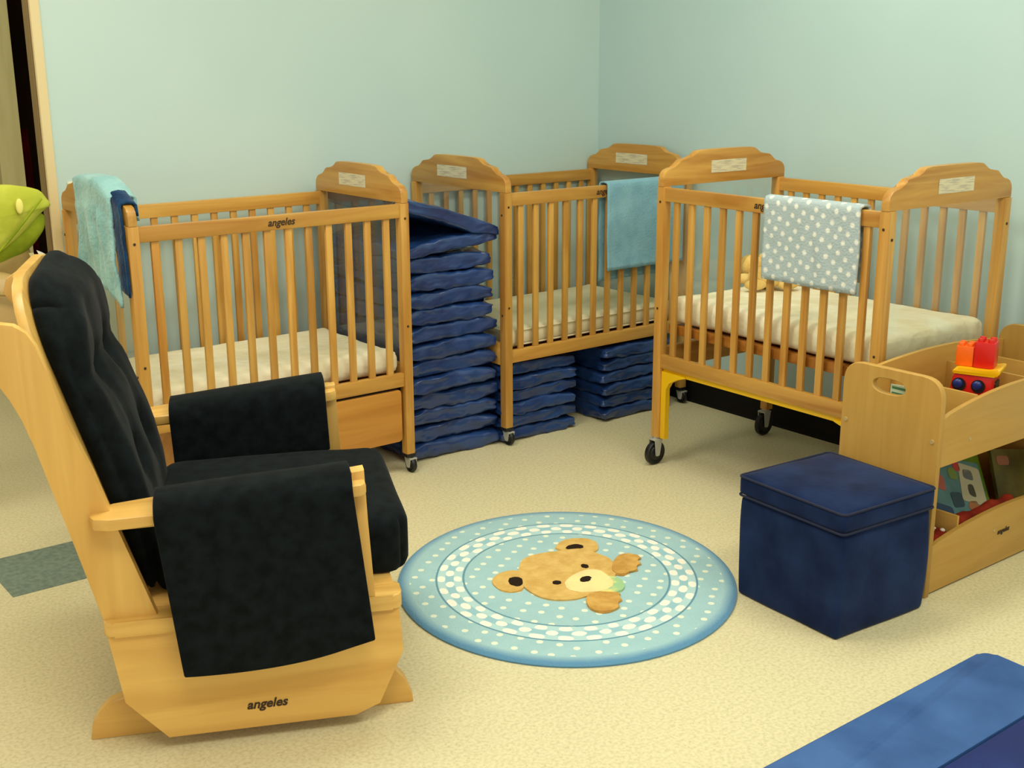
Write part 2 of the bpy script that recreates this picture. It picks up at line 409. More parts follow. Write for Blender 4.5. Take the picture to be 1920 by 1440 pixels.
crib3 = make_crib((3.036, 3.059, 0), R(-91.2), 'oak crib with yellow underframe and big black casters beside the toy shelf', L=.976, zb=.1056, dz=.0445, evac=True)

# mattresses
def mattress(loc, rz, label, L, W, z0, th, mat, pucker, pip=False):
    t = empty('crib_mattress', loc, rz, label, 'mattress')
    def fn(p, u):
        e = max(abs(u.x), abs(u.y))
        k = pucker*(.35+.65*max(0, (e-.75)/.25))
        d = noise.noise(Vector((p.x*9, p.y*9, p.z*14+loc[0])))*k
        s = noise.noise(Vector((p.x*38, p.y*38, 3+loc[1])))*k*.8*(1 if abs(u.z) < .95 else .4)
        side = max(0, (e-.9)/.1)
        q = Vector(p); q.z += d*.6+s*.4
        q.x += u.x*side*s; q.y += u.y*side*s
        return q
    bm = bmesh.new(); softbox(bm, (L/2, W/2, z0+th/2), (L/2-.046, W/2-.046, th/2), .034, (70, 44, 8), fn)
    # round the corners in plan
    for v in bm.verts:
        dx = abs(v.co.x-L/2)-(L/2-.046-.07); dy = abs(v.co.y-W/2)-(W/2-.046-.07)
        if dx > 0 and dy > 0:
            d = math.hypot(dx, dy); m = max(dx, dy)
            v.co.x += math.copysign(dx/d*m-dx, v.co.x-L/2); v.co.y += math.copysign(dy/d*m-dy, v.co.y-W/2)
    s = obj('fitted_sheet' if pucker > .004 else 'mattress_cover', bm, mat, t, True)
    if pip:
        for z in (z0+.014, z0+th-.014):
            a, b = L/2-.044, W/2-.044; r = .07; P = []
            for (sx, sy, a0) in ((1, 1, 0), (-1, 1, 90), (-1, -1, 180), (1, -1, 270)):
                for k in range(6):
                    an = R(a0+k*18); P.append((L/2+sx*(a-r)+r*math.cos(an), W/2+sy*(b-r)+r*math.sin(an), z))
            P.append(P[0]); bm = bmesh.new(); tube(bm, P, .0035, 6, cap=False); obj('piping', bm, M['piping'], s, True)
    return t
mattress((1.296, 3.526, 0), 0, 'cream sheeted mattress low in the crib nearest the doorway', 1.0, .60, .372, .088, M['sheet'], .009)
mattress((2.737, 3.554, 0), 0, 'plain cream mattress with piped edge in the corner crib', 1.0, .633, .373, .085, M['mattress_plain'], .002, True)
mattress((3.036, 3.059, 0), R(-91.2), 'cream sheeted mattress set high in the crib with the yellow underframe', .976, .633, .538, .098, M['sheet'], .009)

# ------------------------------------------------------------ folded rest mats
def mat_leaf(bm, w, d, th, z, seed, tilt=0, pinch=1.0, shift=(0, 0)):
    def fn(p, u):
        s = seed*7.3
        e = max(abs(u.x), abs(u.y))
        q = Vector(p)
        q.z *= 1.0-.10*max(0, (e-.80)/.20)**1.5*pinch
        wv = noise.noise(Vector((p.x*7+s, p.y*9, s)))*.010+noise.noise(Vector((p.x*26+s, p.y*34, p.z*30+s)))*.006
        q.z += wv*(1 if abs(u.z) > .3 else .5)*(.5+.5*e)
        side = noise.noise(Vector((p.x*9+s, p.y*9+s, p.z*24)))*.016+noise.noise(Vector((p.x*34+s+p.z*50, p.y*34+p.z*40, p.z*60)))*.010
        if e > .9:
            if abs(u.x) > abs(u.y): q.x += math.copysign(side, u.x)
            else: q.y += math.copysign(side, u.y)
        c = max(0, abs(u.x)+abs(u.y)-1.6)/.4                 # pinched ears at the corners
        q.x += math.copysign(c*.012, u.x); q.y += math.copysign(c*.012, u.y); q.z *= 1-.4*c
        q.x += shift[0]; q.y += shift[1]
        q.z += tilt*(q.x)
        return q
    softbox(bm, (0, 0, z+th/2), (w/2, d/2, th/2*1.03), th*.20, (26, 34, 6), fn)
def rest_mat(cx, cy, z, w, d, leaf, label, group, k, rz=0, flip=1):
    t = empty('folded_rest_mat', (cx, cy, z), rz, label, 'rest mat', group)
    bm = bmesh.new()
    a, b = random.uniform(-.007, .007), random.uniform(-.008, .008)
    mat_leaf(bm, w, d, leaf, 0.0005, k*2+.3, 0, 1, (a, b)); mat_leaf(bm, w, d, leaf, leaf, k*2+1.7, 0, 1, (-a, -b))
    # hinge of the fold
    P = [(-flip*(w/2-.012), 0, leaf*.45), (-flip*(w/2-.001), 0, leaf*.7), (-flip*(w/2+.003), 0, leaf), (-flip*(w/2-.001), 0, leaf*1.3), (-flip*(w/2-.012), 0, leaf*1.55)]
    r1 = [bm.verts.new((p[0], -d/2+.03, p[2])) for p in P]; r2 = [bm.verts.new((p[0], d/2-.03, p[2])) for p in P]
    for i in range(4): bm.faces.new((r1[i], r1[i+1], r2[i+1], r2[i])).smooth = True
    o = obj('mat_cover', bm, M['mat_vinyl'], t, True)
    return t
G1, G2, G3 = 'folded mats in the tall stack', 'folded mats in the short stack under the corner crib', 'folded mats in the farther short stack under the corner crib'
LF = .0640
ords = ['bottom', 'second from the bottom', 'third from the bottom', 'fourth from the bottom', 'fifth from the bottom', 'sixth from the bottom', 'seventh from the bottom']
for i in range(6):
    w = .385-(.012 if i in (4, 5) else 0); sh = [0.006, .004, -.010, .002, -.020, -.004][i]
    rest_mat(2.532+sh*.6, 3.892+random.uniform(-.008, .008), i*LF*2, w, .54, LF,
             'folded blue vinyl rest mat, %s of the tall stack between two cribs' % ords[i], G1, i+1, R(random.uniform(-1, 1)), 1 if i % 2 else -1)
# the topmost mat of the tall stack lies half open, its upper leaf lifting towards the left
t = empty('folded_rest_mat', (2.532, 3.892, 6*LF*2), 0, 'half open blue vinyl rest mat topping the tall stack, its upper leaf lifted', 'rest mat', G1)
bm = bmesh.new()
mat_leaf(bm, .40, .54, .050, .012, 31.3, .10)
mat_leaf(bm, .42, .56, .056, .108, 33.1, -.30, shift=(-.01, 0))
nP = [(.18, .040), (.205, .042), (.216, .056), (.214, .074), (.200, .086), (.17, .092)]
ra = [bm.verts.new((x, -.265, z)) for x, z in nP]; rb = [bm.verts.new((x+random.uniform(-.004, .004), 0, z)) for x, z in nP]; rc = [bm.verts.new((x, .265, z)) for x, z in nP]
for i in range(5):
    bm.faces.new((ra[i], ra[i+1], rb[i+1], rb[i])).smooth = True; bm.faces.new((rb[i], rb[i+1], rc[i+1], rc[i])).smooth = True
obj('mat_cover', bm, M['mat_vinyl'], t, True)
o3 = ['bottom', 'middle', 'topmost']
for i in range(3):
    rest_mat(2.932+[0, .004, -.004][i], 3.862, i*.105, .35, .54, .0525, 'folded blue vinyl rest mat, %s of the short stack beside the tall stack' % o3[i], G2, 10+i, R(random.uniform(-1, 1)), -1 if i % 2 else 1)
for i in range(3):
    rest_mat(3.440+[0, -.004, .006][i], 3.835, i*.105, .36, .54, .0525, 'folded blue vinyl rest mat, %s of the short stack nearest the room corner' % o3[i], G3, 20+i, R(random.uniform(-1, 1)), -1 if i % 2 else 1)

# ------------------------------------------------------------ blankets
def drape(name, loc, rz, width, path, mat, label, wave=.008, seed=1, thick=.006, slant=0, group=None, nx=40, arch=None, bottom=None):
    """path: (offset, z) from the outer hem over the top to the inner hem"""
    P = []
    for i in range(len(path)-1):
        a, b = path[i], path[i+1]; n = max(1, int(math.hypot(b[0]-a[0], b[1]-a[1])/.016))
        for k in range(n): t = k/n; P.append((a[0]+(b[0]-a[0])*t, a[1]+(b[1]-a[1])*t))
    P.append(path[-1])
    ztop = max(p[1] for p in P); bm = bmesh.new(); uv = bm.loops.layers.uv.new('UVMap'); g = []; S = 0; prev = P[0]; U = []
    for j, p in enumerate(P):
        S += math.hypot(p[0]-prev[0], p[1]-prev[1]); prev = p; row = []
        for i in range(nx+1):
            x = i/nx*width; drop = max(0, ztop-p[1])
            out = -1 if j < len(P)*.5 else 1
            k = min(1, drop/.12)
            w = (math.sin(x*38+seed)*.5+math.sin(x*71+seed*2.3+p[1]*6)*.3+noise.noise(Vector((x*10, p[1]*8, seed)))*1.2)*wave*k
            w = abs(w)*.9 if out < 0 else abs(w)*.4
            y = p[0]+out*w
            xx = x+slant*drop+noise.noise(Vector((p[1]*7, seed, i*.02)))*.006*k
            z = p[1]+(arch(x) if arch else 0)*(1)+ (bottom(x) * min(1, drop/.35) if bottom else 0)
            row.append(bm.verts.new((xx, y, z)))
        g.append(row); U.append(S)
    for j in range(len(P)-1):
        for i in range(nx):
            f = bm.faces.new((g[j][i], g[j][i+1], g[j+1][i+1], g[j+1][i])); f.smooth = True
            for l, (ii, jj) in zip(f.loops, ((i, j), (i+1, j), (i+1, j+1), (i, j+1))): l[uv].uv = (ii/nx*width, U[jj])
    o = obj(name, bm, mat, None, True); o.location = loc; o.rotation_euler = (0, 0, rz)
    s = o.modifiers.new('thickness', 'SOLIDIFY'); s.thickness = thick; s.offset = 0
    tag(o, label, 'blanket', group); return o
rail = lambda z, a, b, lo, li: [(a, lo), (a, z+.002), (a+.006, z+.009), ((a+b)/2, z+.012), (b-.006, z+.009), (b, z+.002), (b, li)]
# crib 2 front rail (its outer face is at y=3.554)
drape('baby_blanket', (3.247, 3.554, 0), 0, .43, rail(.9815, -.006, .042, .640, .592), M['aqua_blanket'],
      'smooth light blue blanket hung over the front rail of the corner crib', .005, 2.2)
# crib 3 front rail
drape('baby_blanket', (3.036-.010, 2.555, 0), R(-91.2), .372, rail(1.026, -.006, .042, .772, .80), M['dotted'],
      'pale grey blanket with white dots hung over a crib rail', .005, 5.1, .008, .03)
# crib 1 left end: pale aqua plush over a navy one, both draped over the arched end board
arch1 = lambda x: -.052+.065*math.sin(PI*min(1, max(0, (x+.05)/.55)))
drape('baby_blanket', (1.296, 3.905, 0), R(-90), .300, rail(1.065, -.020, .060, .745, 1.00), M['pale_aqua'],
      'fuzzy pale aqua blanket bunched over the left end of a crib', .016, 1.3, .010, .13, arch=lambda x: .040-.75*max(0, x-.17)**1.35-.10*max(0, .05-x))
drape('baby_blanket', (1.296, 3.622, 0), R(-90), .070, rail(1.060, -.008, .042, .790, 1.03), M['navy_blanket'],
      'dark navy blanket showing beside the fuzzy pale aqua one', .006, 4.3, .008, .12, arch=lambda x: .012-.42*x)

# plush toy lying on the high mattress
t = empty('plush_toy', (3.47, 2.92, .640), R(60), 'soft yellow plush toy lying on the high crib mattress', 'soft toy')
bm = bmesh.new()
ball(bm, (0, 0, .034), (.10, .055, .036)); ball(bm, (.125, .01, .052), (.052, .05, .050)); ball(bm, (.135, .055, .085), (.017, .012, .018)); ball(bm, (.135, -.035, .085), (.017, .012, .018))
ball(bm, (.165, .012, .045), (.022, .024, .02))
for sx, sy in ((.05, 1), (-.08, 1), (.05, -1), (-.08, -1)): ball(bm, (sx, sy*.062, .022), (.026, .042, .02))
obj('plush_body', bm, M['teddy'], t, True)
bm = bmesh.new(); ball(bm, (.187, .012, .05), (.005, .006, .005), 8); ball(bm, (.165, .032, .068), (.004, .004, .005), 8); ball(bm, (.165, -.010, .068), (.004, .004, .005), 8)
obj('face_detail', bm, M['ink'], t, True)

# ------------------------------------------------------------ glider chair
gl = empty('glider_chair', (.850, 2.304, 0), R(-25), 'light wood glider chair with black padded seat, back and arms', 'chair')
GW = .75
def mir(y0, y1): return GW-y1, GW-y0
gx, gy, gz = M['glider_x'], M['glider_y'], M['glider_z']
pan = [(-.116, .29), (-.092, .127), (-.008, .032), (.400, .032), (.455, .055), (.512, .18), (.505, .29)]
board = [(-.010, .318), (-.086, .556), (-.113, .646), (-.154, .759), (-.179, .863), (-.195, .918), (-.211, .946), (-.234, .962), (-.262, .967), (-.33, .962),
         (-.362, .94), (-.372, .905), (-.355, .878), (-.325, .868), (-.29, .862), (-.267, .846), (-.249, .815), (-.237, .769), (-.218, .707), (-.197, .624), (-.169, .516), (-.122, .318)]
foot = [(-.182, 0), (-.176, .035), (-.160, .062), (-.135, .085), (-.09, .098), (.45, .098), (.50, .088), (.525, .06), (.540, .02), (.542, 0)]
for side in (0, 1):
    f = (lambda a, b: (a, b)) if side == 0 else mir
    y0, y1 = f(0, .024); bm = bmesh.new(); prism(bm, pan, 'y', y0, y1, .003); sp = obj('side_panel', bm, gx, gl, True, 30)
    if side == 0: text('angeles', .030, sp, (.205, -.0006, .088), (PI/2, 0, 0), M['ink'], bold=.0008)
    y0, y1 = f(-.008, .075); bm = bmesh.new()
    prism(bm, rounded([(-.122, y0), (.512, y0), (.512, y1), (-.122, y1)], r=.022), 'z', .285, .320, .008); obj('side_rail', bm, gx, gl, True, 35)
    y0, y1 = f(.085, .125); bm = bmesh.new(); prism(bm, foot, 'y', y0, y1, .004); obj('foot', bm, gx, gl, True, 35)
    y0, y1 = f(.012, .040); bm = bmesh.new(); prism(bm, board, 'y', y0, y1, .007); obj('back_post', bm, gz, gl, True, 35)
    # arm: board, two posts, padded cover
    y0, y1 = f(-.045, .065); yc = (y0+y1)/2; hw = .055; bm = bmesh.new()
    outl = [(-.128, yc-.012), (-.118, yc-.035), (-.085, yc-hw+.004), (0, yc-hw), (.425, yc-hw), (.438, yc-hw+.012), (.438, yc+hw-.012), (.425, yc+hw), (0, yc+hw), (-.085, yc+hw-.004), (-.118, yc+.035), (-.128, yc+.012)]
    prism(bm, outl, 'z', 0, .026, .006)
    for v in bm.verts: v.co.z += .534+(.036 if side == 0 else .046)*((v.co.x+.128)/.566)
    arm = obj('armrest', bm, gx, gl, True, 35)
    y0, y1 = f(-.006, .034); bm = bmesh.new(); prism(bm, [(.412, .32), (.452, .32), (.442, .50), (.438, .615), (.410, .612)], 'y', y0, y1, .004); obj('front_arm_post', bm, gz, gl, True, 35)
    y0, y1 = f(.0, .034); bm = bmesh.new(); prism(bm, [(.045, .32), (.080, .32), (.070, .555), (.035, .552)], 'y', y0, y1, .003); obj('rear_arm_post', bm, gz, gl, True, 35)
    # padded cover hanging over the arm
    bm = bmesh.new(); g = []
    so = -1 if side == 0 else 1
    path = []
    zt = .020
    O = yc+so*(hw+.012); I = yc-so*(hw+.008)
    outer = [(O, -.355+.355*k/14) for k in range(15)]
    arc = [(O-so*.006, .014), (O-so*.016, .024), (O-so*.032, .030), (yc, .032), (I+so*.030, .030), (I+so*.014, .024), (I+so*.004, .012)]
    inner = [(I, -.01-.15*k/6) for k in range(7)]
    path = outer+arc+inner
    nx = 24
    for j, (y, dzv) in enumerate(path):
        row = []
        for i in range(nx+1):
            u = i/nx; x = .003+u*.405
            drop = max(0, -dzv)
            base = .560+(.026 if side == 0 else .042)*u
            x += .10*drop if j < 15 else .04*drop
            bul = .010*math.sin(PI*min(1, drop/.36))*math.sin(PI*u) if j < 15 else 0
            w = noise.noise(Vector((x*8, dzv*6, 2+side)))*.004
            sag = -.018*math.sin(PI*u)*min(1, drop/.35)+ .012*u*min(1, drop/.35)
            row.append(bm.verts.new((x, y+(so if j < 15 else -so)*(bul+w), base+dzv+sag)))
        g.append(row)
    for j in range(len(path)-1):
        for i in range(nx): bm.faces.new((g[j][i], g[j][i+1], g[j+1][i+1], g[j+1][i]))
    co = obj('arm_cover', bm, M['navy_fabric'], gl, True)
    s = co.modifiers.new('thickness', 'SOLIDIFY'); s.thickness = .014; s.offset = 0
    s2 = co.modifiers.new('soft', 'BEVEL'); s2.width = .004; s2.segments = 2; s2.limit_method = 'ANGLE'
for x0, nm in ((.480, 'front_crossbar'), (-.100, 'rear_crossbar')):
    obj(nm, boxbm(x0, x0+.022, .024, GW-.024, .17, .285, bev=.003), gy, gl, True, 35)
obj('base_crossbar', boxbm(.02, .09, .125, GW-.125, .03, .085, bev=.003), gy, gl, True, 35)
obj('base_crossbar', boxbm(.32, .39, .125, GW-.125, .03, .085, bev=.003), gy, gl, True, 35)
bm = bmesh.new(); box(bm, -.06, .50, .05, GW-.05, .30, .322, .003); obj('seat_board', bm, gx, gl, True, 35)
# backrest board with rounded crown
bm = bmesh.new()
pl = rounded([(.045, .33), (GW-.045, .33), (GW-.045, 1.028), (.045, 1.028)], r=[0, 0, .22, .22], n=8)
prism(bm, pl, 'x', 0, .022, .006)
for v in bm.verts: v.co.x += -.057-(v.co.z-.33)*.292
bf = obj('backrest_frame', bm, gz, gl, True, 35)
# back cushion
def backx(z):   # front surface of the cushion
    K = [(.33, .004), (.42, -.004), (.507, -.012), (.585, -.026), (.675, -.052), (.768, -.084), (.837, -.106), (.926, -.118), (.977, -.126), (1.03, -.140), (1.10, -.175), (1.13, -.19)]
    for (a, b), (c, d) in zip(K, K[1:]):
        if z <= c: return b+(d-b)*(z-a)/(c-a)
    return K[-1][1]
bm = bmesh.new()
H = .350
def fnb(p, u):
    z = p.z; y = p.y
    q = Vector(p)
    # rounded top corners in plan of the board
    r = .16; dy = abs(y)-(.275-r); dzz = z-(H-r)
    if dy > 0 and dzz > 0:
        d = math.hypot(dy, dzz); m = max(dy, dzz)
        if d > 0: q.y = math.copysign((.275-r)+dy/d*m, y); q.z = (H-r)+dzz/d*m
    q.z += .03*q.y*max(0, (q.z+.12)/H)
    wz = .682+q.z
    xf = backx(wz); xb = -.033-(wz-.33)*.290
    tt = (u.x+1)/2
    edge = max(abs(u.y), abs(u.z))
    rnd = 1-.5*max(0, (edge-.80)/.20)**2
    dep = (xf-xb)*rnd
    q.x = xb+dep*(p.x/.05+1)/2 if False else xb+dep*tt
    if u.x > 0:
        for (by, bz) in ((-.10, .815), (.10, .815), (-.10, .60), (.10, .60)):
            dd = ((q.y-by)**2+(wz-bz)**2)
            q.x -= .034*math.exp(-dd/.0016)*u.x+.006*math.exp(-(q.y-by)**2/.0006-(wz-bz)**2/.02)*u.x
        q.x -= .010*math.exp(-(wz-.815)**2/.0009)*u.x
    q.x += noise.noise(Vector((q.y*9, wz*9, 1)))*.006*tt
    return q
softbox(bm, (0, GW/2, .682), (.05, .275, H), .04, (8, 34, 44), fnb)
bc = obj('back_cushion', bm, M['navy_fabric'], gl, True)
bm = bmesh.new()
for by in (-.10, .10):
    for bz in (.815, .60): ball(bm, (backx(bz)-.030, GW/2+by, bz), (.006, .011, .011), 10)
obj('button', bm, M['navy_fabric'], bc, True)
bm = bmesh.new()
def fns(p, u):
    q = Vector(p); q.z += .010*(1-u.x*u.x)*(1-u.y*u.y)*(1 if u.z > 0 else 0)+noise.noise(Vector((p.x*8, p.y*8, 5)))*.005
    dx = abs(p.x)-(.285-.06); dy = abs(p.y)-(.28-.06)
    if dx > 0 and dy > 0:
        d = math.hypot(dx, dy); m = max(dx, dy); q.x = math.copysign(.225+dx/d*m, p.x); q.y = math.copysign(.22+dy/d*m, p.y)
    return q
softbox(bm, (.264, GW/2, .390), (.285, .28, .070), .03, (26, 26, 8), fns)
obj('seat_cushion', bm, M['navy_fabric'], gl, True)

# ------------------------------------------------------------ rug
CAMA = .6616
RC = (2.105, 2.452)
def rug_mat():
    m, nt, b = new_mat('blue_dotted_rug'); N = nt.nodes.new; L = nt.links.new
    b.inputs['Roughness'].default_value = .95; b.inputs['Specular IOR Level'].default_value = .05
    b.inputs['Sheen Weight'].default_value = .2
    tc = N('ShaderNodeTexCoord'); sp = N('ShaderNodeSeparateXYZ'); L(tc.outputs['Object'], sp.inputs[0])
    def math_(op, a, bb=None):
        n = N('ShaderNodeMath'); n.operation = op
        for i, v in enumerate((a, bb)):
            if v is None: continue
            if isinstance(v, (int, float)): n.inputs[i].default_value = v
            else: L(v, n.inputs[i])
        return n.outputs[0]
    x2 = math_('DIVIDE', sp.outputs['X'], .487); y2 = math_('DIVIDE', sp.outputs['Y'], .527)
    r = math_('SQRT', math_('ADD', math_('MULTIPLY', x2, x2), math_('MULTIPLY', y2, y2)))
    an = math_('ARCTAN2', y2, x2)
    def mix(fac, A, B):
        n = N('ShaderNodeMix'); n.data_type = 'RGBA'
        L(fac, n.inputs[0])
        for i, v in ((6, A), (7, B)):
            if isinstance(v, tuple): n.inputs[i].default_value = v
            else: L(v, n.inputs[i])
        return n.outputs[2]
    def band(v, a, bb): return math_('MULTIPLY', math_('GREATER_THAN', v, a), math_('LESS_THAN', v, bb))
    nz = N('ShaderNodeTexNoise'); nz.inputs['Scale'].default_value = 18; nz.inputs['Detail'].default_value = 4; L(tc.outputs['Object'], nz.inputs['Vector'])
    base = mix(nz.outputs['Fac'], srgb(150, 190, 200), srgb(170, 206, 210))
    # dots: staggered lattice
    mp = N('ShaderNodeMapping'); mp.inputs['Scale'].default_value = (19, 19, 19); mp.inputs['Rotation'].default_value = (0, 0, R(20)); L(tc.outputs['Object'], mp.inputs['Vector'])
    v = N('ShaderNodeTexVoronoi'); v.inputs['Scale'].default_value = 1.0; v.inputs['Randomness'].default_value = .25; v.voronoi_dimensions = '2D'; L(mp.outputs['Vector'], v.inputs['Vector'])
    dots = math_('MULTIPLY', math_('LESS_THAN', v.outputs['Distance'], .17), math_('LESS_THAN', r, .93))
    col = mix(dots, base, srgb(226, 234, 214))
    # ring of soft white checks on blue
    ca = math_('ADD', math_('MULTIPLY', an, 60/(2*PI)), math_('MULTIPLY', math_('SUBTRACT', nz.outputs['Fac'], .5), .8)); cr = math_('DIVIDE', math_('SUBTRACT', r, .62), .0497)
    fu = math_('SUBTRACT', math_('FRACT', ca), .5); fv = math_('SUBTRACT', math_('FRACT', cr), .5)
    par = math_('FRACT', math_('MULTIPLY', math_('ADD', math_('FLOOR', ca), math_('FLOOR', cr)), .5))
    even = math_('LESS_THAN', math_('ABSOLUTE', par), .25)
    dd = math_('ADD', math_('MULTIPLY', fu, fu), math_('MULTIPLY', fv, fv))
    mid = math_('LESS_THAN', math_('ABSOLUTE', math_('SUBTRACT', cr, 1.5)), .5)
    c0 = mix(mid, srgb(178, 212, 216), srgb(150, 194, 206))
    chk2 = mix(math_('MULTIPLY', even, math_('LESS_THAN', dd, .27)), c0, srgb(242, 240, 228))
    rn = math_('ADD', r, math_('MULTIPLY', math_('SUBTRACT', nz.outputs['Fac'], .5), .02))
    ring = band(r, .622, .768); col = mix(ring, col, chk2)
    for a in (.612, .772): col = mix(band(r, a-.006, a+.006), col, srgb(96, 146, 166))
    ed = N('ShaderNodeMapRange'); ed.inputs['From Min'].default_value = .925; ed.inputs['From Max'].default_value = .985; ed.clamp = True; L(rn, ed.inputs['Value'])
    col = mix(ed.outputs['Result'], col, srgb(92, 142, 178))  # darker blue border, with shading of the pile edge painted in
    L(col, b.inputs['Base Color'])
    n3 = N('ShaderNodeTexNoise'); n3.inputs['Scale'].default_value = 160; L(tc.outputs['Object'], n3.inputs['Vector'])
    bp = N('ShaderNodeBump'); bp.inputs['Strength'].default_value = .5; bp.inputs['Distance'].default_value = .005
    grv = math_('SUBTRACT', n3.outputs['Fac'], math_('MULTIPLY', math_('ADD', band(r, .600, .624), band(r, .762, .784)), 1.5))
    L(grv, bp.inputs['Height']); L(bp.outputs['Normal'], b.inputs['Normal']); return m
rug = empty('round_rug', (RC[0], RC[1], 0), -CAMA, 'round light blue dotted rug with a tan bear face in the middle', 'rug')
bm = bmesh.new(); seg = 96; prof = [(1.0, 0), (1.003, .005), (.992, .010), (.97, .0125), (.7, .013), (.35, .013), (.05, .013)]
rings = [[bm.verts.new((.487*r*math.cos(2*PI*k/seg), .527*r*math.sin(2*PI*k/seg), z)) for k in range(seg)] for r, z in prof]
for i in range(len(rings)-1):
    for k in range(seg): bm.faces.new((rings[i][k], rings[i][(k+1) % seg], rings[i+1][(k+1) % seg], rings[i+1][k]))
bm.faces.new(rings[0][::-1]); bm.faces.new(rings[-1])
obj('rug_pile', bm, rug_mat(), rug, True, 60)
tan = mottled('tan_rug_pile', srgb(204, 164, 92), srgb(220, 184, 112), 30, .95, .05, bump=.6, bscale=160)
dkb = plain('dark_brown_pile', srgb(44, 34, 26), .95, .05)
muz = mottled('cream_rug_pile', srgb(232, 206, 150), srgb(240, 224, 160), 14, .95, .05, bump=.6, bscale=160)
bowm = mottled('bow_rug_pile', srgb(236, 220, 130), srgb(160, 200, 150), 16, .95, .05, bump=.6, bscale=160, lo=.45, hi=.55)
pw = mottled('tan_paw_pile', srgb(190, 144, 74), srgb(212, 168, 94), 30, .95, .05, bump=.6, bscale=160)
ca, sa = math.cos(CAMA), math.sin(CAMA)
def smooth_loop(pts, n=5):
    out = []; N = len(pts)
    for i in range(N):
        p0, p1, p2, p3 = [Vector(pts[(i+k-1) % N]) for k in range(4)]
        for j in range(n):
            t = j/n
            out.append(tuple(.5*((2*p1)+(-p0+p2)*t+(2*p0-5*p1+4*p2-p3)*t*t+(-p0+3*p1-3*p2+p3)*t*t*t)))
    return out
def pile(name, pts, z0, z1, mat, parent):
    # world offsets (about the first centre guess 2.12, 2.45) -> rug local frame
    P = []
    for x, y in pts:
        x += 2.120-RC[0]; y += 2.450-RC[1]; P.append((ca*x-sa*y, sa*x+ca*y))
    P = smooth_loop(P)
    bm = bmesh.new(); prism(bm, P, 'z', z0, z1, .0)
    top = [f for f in bm.faces if all(abs(v.co.z-z1) < 1e-6 for v in f.verts)]
    bmesh.ops.bevel(bm, geom=list(top[0].edges), offset=min(.003, (z1-z0)*.6), segments=2, affect='EDGES')
    return obj(name, bm, mat, parent, True, 50)
head = [(-.058, .157), (-.011, .173), (.046, .163), (.072, .151), (.121, .14), (.151, .106), (.162, .043), (.16, .001), (.127, -.059), (.079, -.103), (.041, -.137), (-.004, -.148), (-.056, -.145), (-.104, -.138), (-.147, -.11), (-.168, -.071), (-.169, -.024), (-.159, .022), (-.122, .09)]
Z = .0125
pile('bear_ear', [(-.213, .097), (-.17, .128), (-.129, .129), (-.104, .109), (-.128, .061), (-.174, .003), (-.21, .008), (-.227, .037)], Z, Z+.004, tan, rug)
pile('bear_ear', [(.086, .168), (.127, .199), (.169, .204), (.207, .179), (.221, .143), (.192, .092), (.154, .076), (.12, .104)], Z, Z+.004, tan, rug)
hd = pile('bear_head', head, Z, Z+.005, tan, rug)
pile('inner_ear', [(-.178, .070), (-.150, .085), (-.132, .065), (-.160, .024), (-.182, .030)], Z, Z+.006, dkb, rug)
pile('inner_ear', [(.104, .146), (.138, .162), (.163, .15), (.158, .119), (.132, .129)], Z, Z+.006, dkb, rug)
pile('bear_bow', [(.045, -.075), (.083, -.090), (.088, -.120), (.060, -.165), (.020, -.180), (-.020, -.154), (.010, -.110)], Z, Z+.0055, bowm, rug)
mz = pile('bear_muzzle', [(-.067, -.051), (-.016, -.02), (.041, -.011), (.077, -.027), (.076, -.068), (.058, -.119), (.024, -.148), (-.016, -.146), (-.053, -.125), (-.077, -.098)], Z, Z+.0065, muz, rug)
pile('bear_nose', [(-.019, -.060), (.011, -.045), (.028, -.055), (.017, -.072), (-.010, -.077)], Z, Z+.0085, dkb, mz)
pile('bear_eye', [(-.084, -.014), (-.064, -.014), (-.063, -.038), (-.084, -.038)], Z, Z+.007, dkb, hd)
pile('bear_eye', [(.058, .025), (.075, .024), (.073, -.002), (.055, -.002)], Z, Z+.007, dkb, hd)
for P in ([(.146, -.023), (.205, .009), (.236, -.007), (.240, -.046), (.215, -.052), (.210, -.078), (.183, -.082), (.170, -.105), (.147, -.100), (.109, -.103), (.103, -.073)],
          [(-.074, -.154), (-.033, -.141), (0, -.168), (.020, -.190), (.002, -.202), (-.005, -.225), (-.028, -.230), (-.040, -.252), (-.083, -.257), (-.106, -.239), (-.107, -.202)]):
    pile('bear_paw', P, Z, Z+.0075, pw, rug)

# ------------------------------------------------------------ ottoman
ot = empty('storage_ottoman', (2.588, 1.892, 0), R(-4), 'navy suede storage cube ottoman with a lift-off lid', 'ottoman')
def fno(p, u):
    q = Vector(p); a = noise.noise(Vector((p.x*7, p.y*7, p.z*5)))*.004
    q.x += u.x*(a+.004*(1-u.z*u.z)); q.y += u.y*(a+.004*(1-u.z*u.z)); return q
bm = bmesh.new(); softbox(bm, (0, 0, .146), (.174, .180, .146), .010, (22, 22, 18), fno); ob = obj('box', bm, M['ottoman'], ot, True)
def fnl(p, u):
    q = Vector(p)
    if u.z > 0: q.z += .012*(1-u.x**4)*(1-u.y**4)
    q.z += noise.noise(Vector((p.x*8, p.y*8, 9)))*.003; return q
bm = bmesh.new(); softbox(bm, (0, 0, .324), (.181, .187, .028), .012, (22, 22, 8), fnl); lid = obj('lid', bm, M['ottoman'], ot, True)
for z in (.350, .297):
    a, b, r = .181, .187, .014; P = []
    for (sx, sy, a0) in ((1, 1, 0), (-1, 1, 90), (-1, -1, 180), (1, -1, 270)):
        for k in range(4): an = R(a0+k*30); P.append((sx*(a-r)+r*math.cos(an), sy*(b-r)+r*math.sin(an), z))
    P.append(P[0]); bm = bmesh.new(); tube(bm, P, .0035, 6, cap=False); obj('piping', bm, plain('navy_piping', srgb(14, 24, 56), .8), lid, True)

